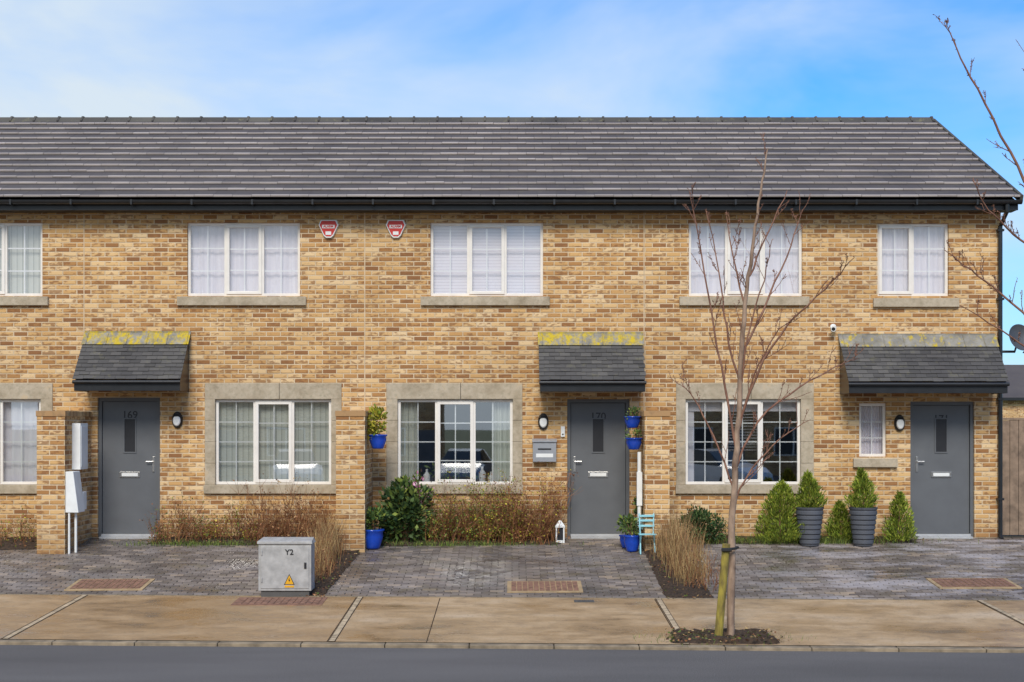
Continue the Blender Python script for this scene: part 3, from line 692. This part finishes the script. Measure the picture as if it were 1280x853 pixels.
twiggy('shrub_hedge',fx(262),fx(330),-.55,-.1,.60,80,13,kl=('redtwig','green','goldleaf'))
twiggy('shrub_hedge',fx(322),fx(420),-.70,-.1,.95,190,10,kl=('redtwig','redtwig','drygrass'))
twiggy('shrub_hedge',fx(535),fx(600),-.65,-.1,.98,140,26,kl=mixl)
twiggy('shrub_hedge',fx(588),fx(645),-.65,-.1,.92,130,34,kl=('green','green','goldleaf','goldleaf','redtwig'))
twiggy('shrub_hedge',fx(628),fx(694),-.65,-.1,1.05,170,20,kl=('redtwig','redtwig','goldleaf'))
twiggy('shrub_hedge',-11,w1[0]-.1,-.9,-.1,.55,170,10,kl=mixl)
bush('laurel_shrub',(fx(507,.4),-.45,.45),.45,.32,.48,2100,('evergreen','evergreen','green'),.10,clumps=22)
bush('rose_shrub',(fx(525,.4),-.4,.75),.25,.2,.25,220,('green','green','pink'),.06,clumps=8)
bush('round_shrub',(fx(876,.5),-.5,.24),.42,.32,.30,2600,'evergreen',.05,clumps=26)
bush('box_shrub',(fx(905,.4),-.4,.12),.2,.2,.2,500,'evergreen',.04)
grass('ornamental_grass',(fx(411,1.6),-1.6),.10,.35,.72,380); grass('ornamental_grass',(fx(396,2.9),-2.9),.11,.3,.5,260); grass('ornamental_grass',(fx(402,2.2),-2.2),.10,.3,.62,220)
twiggy('low_shrub',fx(392,2.6),fx(425,2.0),-3.6,-1.2,.5,60,4)
grass('ornamental_grass',(fx(846,2.0),-2.0),.13,.4,.78,600); grass('ornamental_grass',(fx(862,3.2),-3.2),.14,.3,.55,360); grass('ornamental_grass',(fx(834,1.2),-1.2),.1,.2,.7,260)
twiggy('low_shrub',fx(838,2.6),fx(875,2.0),-4.2,-1.2,.42,60,4)
grass('ground_weeds',(fx(985,.55),-.52),.85,.06,.15,1500,.8,'green'); grass('ground_weeds',(fx(250,.7),-.66),.6,.06,.10,700,.8,'green'); grass('ground_weeds',(fx(560,.7),-.70),.8,.05,.10,700,.8,'green'); grass('ground_weeds',(fx(900,7.1),-7.15),.35,.15,.07,600,.9,'green')
cone('conifer_shrub',(fx(975,.5),-.5,-.03),.40,.93,6800)
cone('conifer_shrub',(fx(1052,.45),-.42,-.03),.24,.60,2800); cone('conifer_shrub',(fx(1124,.45),-.45,-.03),.25,.75,3400)
def potted(X,a,hh):
    e=empty('potted_conifer'); b=MB(); x=fx(X,a); g=G(x,-a); pr=[(0,0),(.135,0),(.14,.02)]
    for i in range(7): z=.03+i*.075; r_=.145+.055*i/6; pr+=[(r_,z),(r_+.012,z+.012),(r_+.012,z+.058),(r_,z+.07)]
    pr+=[(.215,.57),(.222,.60),(.20,.60),(.19,.55),(0,.55)]
    b.lathe((x,-a,g),pr,'greypot',32); b.done('ribbed_pot',e,smooth=False); cone('',(x,-a,g+.55),.21,hh,3600,parent=e)
potted(1012,.72,.55); potted(1079,.74,.60)
def pot(c,r,h,b,k='blue'): b.lathe(c,[(0,0),(r*.6,0),(r*.66,h*.1),(r*.95,h*.6),(r*.92,h*.85),(r*1.05,h*.92),(r*1.05,h),(r*.9,h),(r*.85,h*.85),(0,h*.85)],k,24)
e=empty('hanging_blue_pot'); b=MB(); c=(w2[1]+.16,-.85,fz(561,.85)); pot(c,.14,.22,b); b.tube([(w2[1],-.85,c[2]+.2),(c[0]+.1,-.85,c[2]+.2)],.008,'black',6); b.done('pot',e,smooth=True); bush('',(c[0],c[1],c[2]+.40),.18,.17,.25,800,('goldleaf','goldleaf','conifer'),.06,parent=e)
e=empty('potted_plant'); b=MB(); c=(fx(466,.9),-.95,G(-2,-.95)); pot(c,.175,.30,b); b.done('pot',e,smooth=True); bush('',(c[0],c[1],c[2]+.43),.18,.18,.20,500,('evergreen','green'),.08,parent=e)
for (X,Y,a) in ((786,535,.7),(788,562,.95)):
    e=empty('hanging_blue_pot'); b=MB(); c=(w3[0]-.14,-a,fz(Y,a)); pot(c,.13,.18,b); b.tube([(w3[0],-a,c[2]+.16),(c[0],-a,c[2]+.16)],.008,'black',6); b.done('pot',e,smooth=True)
    bush('',(c[0],c[1],c[2]+.22),.14,.14,.08,110,('green','green','evergreen'),.05,parent=e)
e=empty('white_post'); b=MB(); x=w3[0]-.06; b.tube([(x,-1.0,fz(565,1)),(x,-1.0,G(x,-1))],.03,'white',10); b.box(x-.04,x+.04,-1.04,-.96,fz(632,1),fz(590,1),'white'); b.done('pipe',e)
for X,a,r_,h,k in ((790,1.2,.13,.25,'blue'),(783,.9,.11,.2,'blue'),(800,.85,.09,.16,'aqua')):
    e=empty('potted_plant'); b=MB(); x=fx(X,a); c=(x,-a,G(x,-a)+(.30 if k=='aqua' else 0)); pot(c,r_,h,b,k)
    if k=='aqua': b.box(x-.12,x+.12,-a-.1,-a+.1,c[2]-.02,c[2]-.001,'aqua'); [b.box(x+p-.012,x+p+.012,-a+q-.012,-a+q+.012,G(x,-a),c[2]-.02,'aqua') for p in(-.1,.1) for q in(-.08,.08)]
    b.done('pot',e,smooth=k!='aqua'); bush('',(x,-a,c[2]+h+.14),r_*1.3,r_,.16,260,('green','evergreen','green'),.06,parent=e)
e=empty('garden_chair'); b=MB(); x=fx(808,1.25); y=-1.40; g=G(x,y)
for dx in (-.11,.11):
    b.tube([(x+dx,y-.10,g),(x+dx*.9,y+.09,g+.30)],.010,'aqua',6); b.tube([(x+dx,y+.12,g),(x+dx*.9,y-.09,g+.30)],.010,'aqua',6); b.tube([(x+dx*.9,y+.09,g+.28),(x+dx,y+.15,g+.60)],.010,'aqua',6)
for i in range(4): b.box(x-.13,x+.13,y-.10+i*.052,y-.10+i*.052+.036,g+.29,g+.302,'aqua')
for z in (.40,.48,.55): b.box(x-.12,x+.12,y+.12,y+.132,g+z,g+z+.03,'aqua')
b.done('frame_and_slats',e)
e=empty('garden_lantern'); b=MB(); x=fx(700,.45); y=-.45; g=G(x,y); b.box(x-.07,x+.07,y-.07,y+.07,g,g+.04,'white'); b.box(x-.075,x+.075,y-.075,y+.075,g+.24,g+.27,'white'); b.box(x-.045,x+.045,y-.045,y+.045,g+.041,g+.239,'dark')
for sx in (-.058,.058):
    for sy in (-.058,.058): b.box(x+sx-.01,x+sx+.01,y+sy-.01,y+sy+.01,g+.041,g+.239,'white')
b.hexa([(x-.07,y-.07,g+.271),(x+.07,y-.07,g+.271),(x+.07,y+.07,g+.271),(x-.07,y+.07,g+.271),(x-.015,y-.015,g+.35),(x+.015,y-.015,g+.35),(x+.015,y+.015,g+.35),(x-.015,y+.015,g+.35)],'white'); b.done('lantern',e)

# ---------------------------------------------------------------- TREES
def path(pts,a,spread=0.0):
    out=[]; dy=U(-spread,spread); n=len(pts)
    for i,(X,Y) in enumerate(pts):
        aa=a-dy*(i/(n-1)); out.append(Vector((fx(X,aa),-aa,fz(Y,aa))))
    return out
def smoothp(p,sub=4,j=.006):
    out=[]
    for i in range(len(p)-1):
        p0=p[max(i-1,0)];p1=p[i];p2=p[i+1];p3=p[min(i+2,len(p)-1)]
        for s in range(sub):
            t_=s/sub; v=0.5*((2*p1)+(p2-p0)*t_+(2*p0-5*p1+4*p2-p3)*t_*t_+(3*p1-p0-3*p2+p3)*t_**3)
            if i+s>0: v=v+Vector((U(-j,j),U(-j,j),U(-j,j)))
            out.append(v)
    out.append(p[-1]); return out
def sprout(b,pts,r0,r1,dens,L,depth=1):
    n=len(pts)
    for i in range(2,n-1):
        for rep in range(2):
          if R()<dens:
            d=(pts[i+1]-pts[i]).normalized(); side=Vector((U(-1,1),U(-.7,.7),U(-.3,.5))); side=(side-d*side.dot(d)).normalized()
            dd=(d*U(.7,1.1)+side*U(.5,.9)+Vector((0,0,.35))).normalized(); ll=L*U(.3,1.0)*(1-.4*i/n); q=[pts[i]]
            m=6
            for s in range(m): dd=(dd+Vector((U(-.18,.18),U(-.18,.18),U(-.05,.16)))).normalized(); q.append(q[-1]+dd*ll/m)
            rr=(r0+(r1-r0)*i/n)*.5; rr=max(rr,.0034)
            b.tube(q,[rr+(0.0024-rr)*s/m for s in range(m+1)],'twig',4,False)
            for s in range(1,m+1):
                if R()<.8: b.leaf(q[s],U(.014,.026),'twig',.55)
            if depth>0: sprout(b,q,rr,.0022,.27,ll*.5,depth-1)
def tree(name,trunk,branches,a,rt,tw=.5):
    e=empty(name); b=MB(); tp=smoothp(path(trunk,a),4,.010); n=len(tp)
    b.tube(tp,[rt*(1.3 if i==0 else 1)*(1-i/n)**.85*U(.95,1.05)+.003 for i in range(n)],'bark',10,False); b.done('trunk',e,smooth=True)
    b=MB(); sprout(b,tp[n//3:],.018,.003,.42,.85*tw)
    for br,r_ in branches:
        q=smoothp(path(br,a,.9),4,.012); m=len(q); b.tube(q,[r_*(1-i/m)**.8+.002 for i in range(m)],'twig',6,False); sprout(b,q,r_,.002,.46,.95*tw)
        for s in range(3,m):
            b.leaf(q[s],U(.016,.028),'twig',.6)
    b.done('branches',e,smooth=True)
tree('young_street_tree',[(912,801),(914,720),(916,640),(921,560),(925,480),(930,400),(938,330),(946,270),(955,215),(960,185)],[
 ([(920,560),(905,480),(890,390),(874,300),(862,240)],.013),([(925,480),(908,410),(899,340),(882,262)],.011),
 ([(922,530),(955,450),(998,392),(1040,352),(1068,322)],.013),([(918,590),(948,528),(1000,484),(1045,458),(1072,448)],.012),
 ([(927,440),(962,370),(988,308),(1003,262)],.012),([(932,385),(918,325),(908,270)],.010),([(937,345),(960,292),(984,238)],.010),
 ([(917,610),(892,545),(868,500),(852,478)],.010),([(921,545),(942,470),(968,420),(990,400)],.010),([(916,630),(940,585),(975,548),(1012,525)],.010),([(924,500),(935,420),(955,350),(965,300)],.010)],7.15,.042)
tree('young_street_tree',[(1352,800),(1350,650),(1346,520),(1344,400),(1342,280),(1340,180),(1330,60),(1322,-60)],[
 ([(1344,345),(1300,262),(1262,190),(1222,112),(1196,62),(1180,28)],.018),([(1345,430),(1300,330),(1268,292),(1236,262),(1216,226)],.015),
 ([(1346,490),(1292,405),(1240,358),(1205,332),(1180,312)],.014),([(1346,520),(1300,450),(1250,412),(1200,382)],.012),([(1344,400),(1400,300),(1430,200)],.013),([(1342,300),(1380,180),(1400,60)],.012),
 ([(1342,300),(1310,200),(1290,120),(1282,60)],.010)],7.2,.05,.38)
e=empty('tree_stake'); b=MB(); p0=Vector((fx(897,7.2),-7.2,-.62)); p1=Vector((fx(908,7.25),-7.25,fz(680,7.25))); b.tube([p0,p0.lerp(p1,.5),p1],[.046,.044,.043],'stake',12); b.done('post',e,smooth=False)
b=MB(); z=p1.z-.06; cx=fx(915,7.15); b.tube([(p1.x-.04,-7.3,z),(cx+.04,-7.22,z+.01),(cx+.07,-7.13,z+.01),(cx+.03,-7.08,z+.01),(p1.x-.03,-7.18,z)],.015,'rubber',6); b.tube([(p1.x-.06,-7.30,z-.0),(p1.x+.05,-7.30,z)],.022,'rubber',6); b.done('tree_tie',e)

# ---------------------------------------------------------------- fence + neighbours
e=empty('timber_fence'); b=MB(); x=XR+.04
while x<12.5:
    b.box(x,x+.135,.5+U(-.004,.004),.522,.0,1.88+U(-.006,.006),'fencew'); x+=.142
b.box(XR+.02,12.5,.525,.57,.35,.43,'fencew'); b.box(XR+.02,12.5,.525,.57,1.5,1.58,'fencew'); b.box(XR+.02,12.5,.49,.55,1.885,1.92,'fencew'); b.done('boards',e)
def simple_house(name,x0,x1,yf,depth,eave,ridge,zb,face):
    e=empty(name); b=MB(); yb=yf+depth; ym=(yf+yb)/2
    b.box(x0,x1,yf,yb,zb,eave,'brick'); 
    for X in (x0,x1): b.poly([(X,yf,eave),(X,yb,eave),(X,ym,ridge-.1)],'brick')
    for (y0,y1) in ((yf-.4,ym),(yb+.4,ym)):
        zz=eave-.15; b.poly([(x0-.2,y0,zz),(x1+.2,y0,zz),(x1+.2,y1,ridge),(x0-.2,y1,ridge)],'tile')
    b.box(x0-.1,x1+.1,yf-.42 if face<0 else yb+.30,yf-.30 if face<0 else yb+.42,eave-.25,eave-.1,'black')
    y=yf-.02 if face<0 else yb+.02; n=int((x1-x0)/4.5)
    for i in range(n):
        X=x0+(i+.3)*(x1-x0)/n
        for z0,z1 in ((zb+.9,zb+2.2),(zb+3.6,zb+4.8)):
            if z1>eave: continue
            b.box(X,X+1.8,y-.02,y+.02,z0,z1,'upvc'); b.box(X+.06,X+.86,y-.03,y+.03,z0+.06,z1-.06,'dark'); b.box(X+.94,X+1.74,y-.03,y+.03,z0+.06,z1-.06,'dark')
        b.box(X+2.3,X+3.25,y-.025,y+.025,zb,zb+2.1,'door')
    b.done('building',e)
simple_house('neighbouring_house',25.2,40,52,8,3.3,5.1,-.3,-1)
simple_house('opposite_house',-22,-3.5,-51,8,5.0,7.7,-.55,1); simple_house('opposite_house',1.5,20,-51,8,5.0,7.7,-.55,1); simple_house('opposite_house',24,40,-51,8,5,7.7,-.55,1); simple_house('opposite_house',-45,-26,-51,8,5,7.7,-.55,1)
M['carw']=plain('white_car_paint',(0.75,0.76,0.78),0.15,var=.02); M['carg']=plain('silver_car_paint',(0.35,0.37,0.40),0.2,.5,var=.03); M['cargl']=plain('car_glass',(.02,.025,.03),.05)
def car(x,y,rot,k):
    e=empty('parked_car'); b=MB()
    secs=[(-2.1,.70,.45,.60,.55,.62),(-2.0,.82,.25,.80,.68,.84),(-1.85,.88,.2,.92,.60,1.15),(-1.45,.89,.18,.95,.58,1.40),(-.5,.89,.18,.95,.60,1.47),(.25,.89,.18,.93,.58,1.40),(.95,.88,.18,.92,.72,.97),(1.7,.85,.2,.80,.70,.84),(2.0,.76,.28,.62,.6,.68),(2.08,.6,.4,.5,.5,.55)]
    rings=[[(s,-w,zb),(s,-w*1.0,(zb+zm)/2),(s,-w*.97,zm),(s,-wt,zt),(s,wt,zt),(s,w*.97,zm),(s,w,(zb+zm)/2),(s,w,zb)] for s,w,zb,zm,wt,zt in secs]
    for i in range(len(rings)-1):
        for j in range(8):
            j2=(j+1)%8; kk=k
            if 2<=i<=5 and j in(2,4): kk='cargl'
            if (i==5 or i==2) and j==3: kk='cargl'
            b.poly([rings[i][j],rings[i+1][j],rings[i+1][j2],rings[i][j2]],kk)
    b.poly(rings[0],k); b.poly(rings[-1],k)
    for wx in (-1.3,1.3):
        for wy in (-.88,.72): b.tube([(wx,wy,.31),(wx,wy+.18,.31)],.31,'rubber',20); b.tube([(wx,wy-.01,.31),(wx,wy+.19,.31)],.19,'chrome',12)
    for wy in (-.6,.45): b.box(2.0,2.06,wy,wy+.18,.55,.66,'lens')
    o=b.done('body',e); e.location=(x,y,-.54); e.rotation_euler=(0,0,math.radians(rot))
car(-7.6,-27,78,'carw'); car(-1.7,-28,95,'carg'); car(7.2,-27.5,50,'carw'); car(-14,-28,90,'carg')

# ---------------------------------------------------------------- WORLD + SUN
EL,ROT=42,184
wd=bpy.data.worlds.new('World'); scene.world=wd; wd.use_nodes=True; t=wd.node_tree; n=t.nodes; l=t.links
bg=n['Background']; sky=n.new('ShaderNodeTexSky'); sky.sky_type='NISHITA'; sky.sun_disc=False; sky.sun_elevation=math.radians(EL); sky.sun_rotation=math.radians(ROT)
sky.air_density=1.0; sky.dust_density=0.4; sky.ozone_density=3.0
tint=n.new('ShaderNodeMix'); tint.data_type='RGBA'; tint.blend_type='MULTIPLY'; tint.inputs[0].default_value=1; l.new(sky.outputs[0],tint.inputs[6]); tint.inputs[7].default_value=(0.36,0.90,1.38,1)
tc=n.new('ShaderNodeTexCoord'); mp=n.new('ShaderNodeMapping'); mp.inputs['Scale'].default_value=(1.0,1.0,2.4); mp.inputs['Location'].default_value=(0.35,0.2,0.0); l.new(tc.outputs['Generated'],mp.inputs[0])
no=n.new('ShaderNodeTexNoise'); no.inputs['Scale'].default_value=4.2; no.inputs['Detail'].default_value=5; no.inputs['Roughness'].default_value=.52; no.inputs['Distortion'].default_value=.3; l.new(mp.outputs[0],no.inputs['Vector'])
sx=n.new('ShaderNodeSeparateXYZ'); l.new(tc.outputs['Generated'],sx.inputs[0])
def wm(op,a,b,c=None):
    q=n.new('ShaderNodeMath'); q.operation=op
    for i,v in enumerate((a,b,c)):
        if v is None: continue
        if isinstance(v,(int,float)): q.inputs[i].default_value=v
        else: l.new(v,q.inputs[i])
    return q.outputs[0]
v=wm('MULTIPLY',no.outputs['Fac'],1.4); v=wm('MULTIPLY_ADD',sx.outputs[0],-0.50,v); v=wm('MULTIPLY_ADD',sx.outputs[1],-0.20,v); v=wm('MULTIPLY_ADD',sx.outputs[2],-0.85,v)
mr=n.new('ShaderNodeMapRange'); mr.inputs[1].default_value=-.06; mr.inputs[2].default_value=.64; l.new(v,mr.inputs[0])
mx=n.new('ShaderNodeMix'); mx.data_type='RGBA'; l.new(mr.outputs[0],mx.inputs[0]); l.new(tint.outputs[2],mx.inputs[6]); mx.inputs[7].default_value=(4.95,5.75,6.5,1)
l.new(mx.outputs[2],bg.inputs[0]); bg.inputs[1].default_value=0.14
sd=bpy.data.lights.new('sun','SUN'); sd.energy=3.1; sd.angle=math.radians(22); sd.color=(1,.94,.85)
so=bpy.data.objects.new('sun',sd); scene.collection.objects.link(so)
dr=Vector((math.sin(math.radians(ROT))*math.cos(math.radians(EL)),math.cos(math.radians(ROT))*math.cos(math.radians(EL)),math.sin(math.radians(EL))))
so.rotation_euler=dr.to_track_quat('Z','Y').to_euler(); so.location=(0,-10,20)
# ---------------------------------------------------------------- CAMERA
cd=bpy.data.cameras.new('camera'); cd.lens=50; cd.sensor_width=36; cd.shift_y=0.081; cd.clip_end=2000
co=bpy.data.objects.new('camera',cd); co.location=(0,-D,EYE); co.rotation_euler=(math.pi/2,0,0); scene.collection.objects.link(co); scene.camera=co
scene.view_settings.view_transform='Standard'; scene.view_settings.look='None'; scene.view_settings.exposure=0
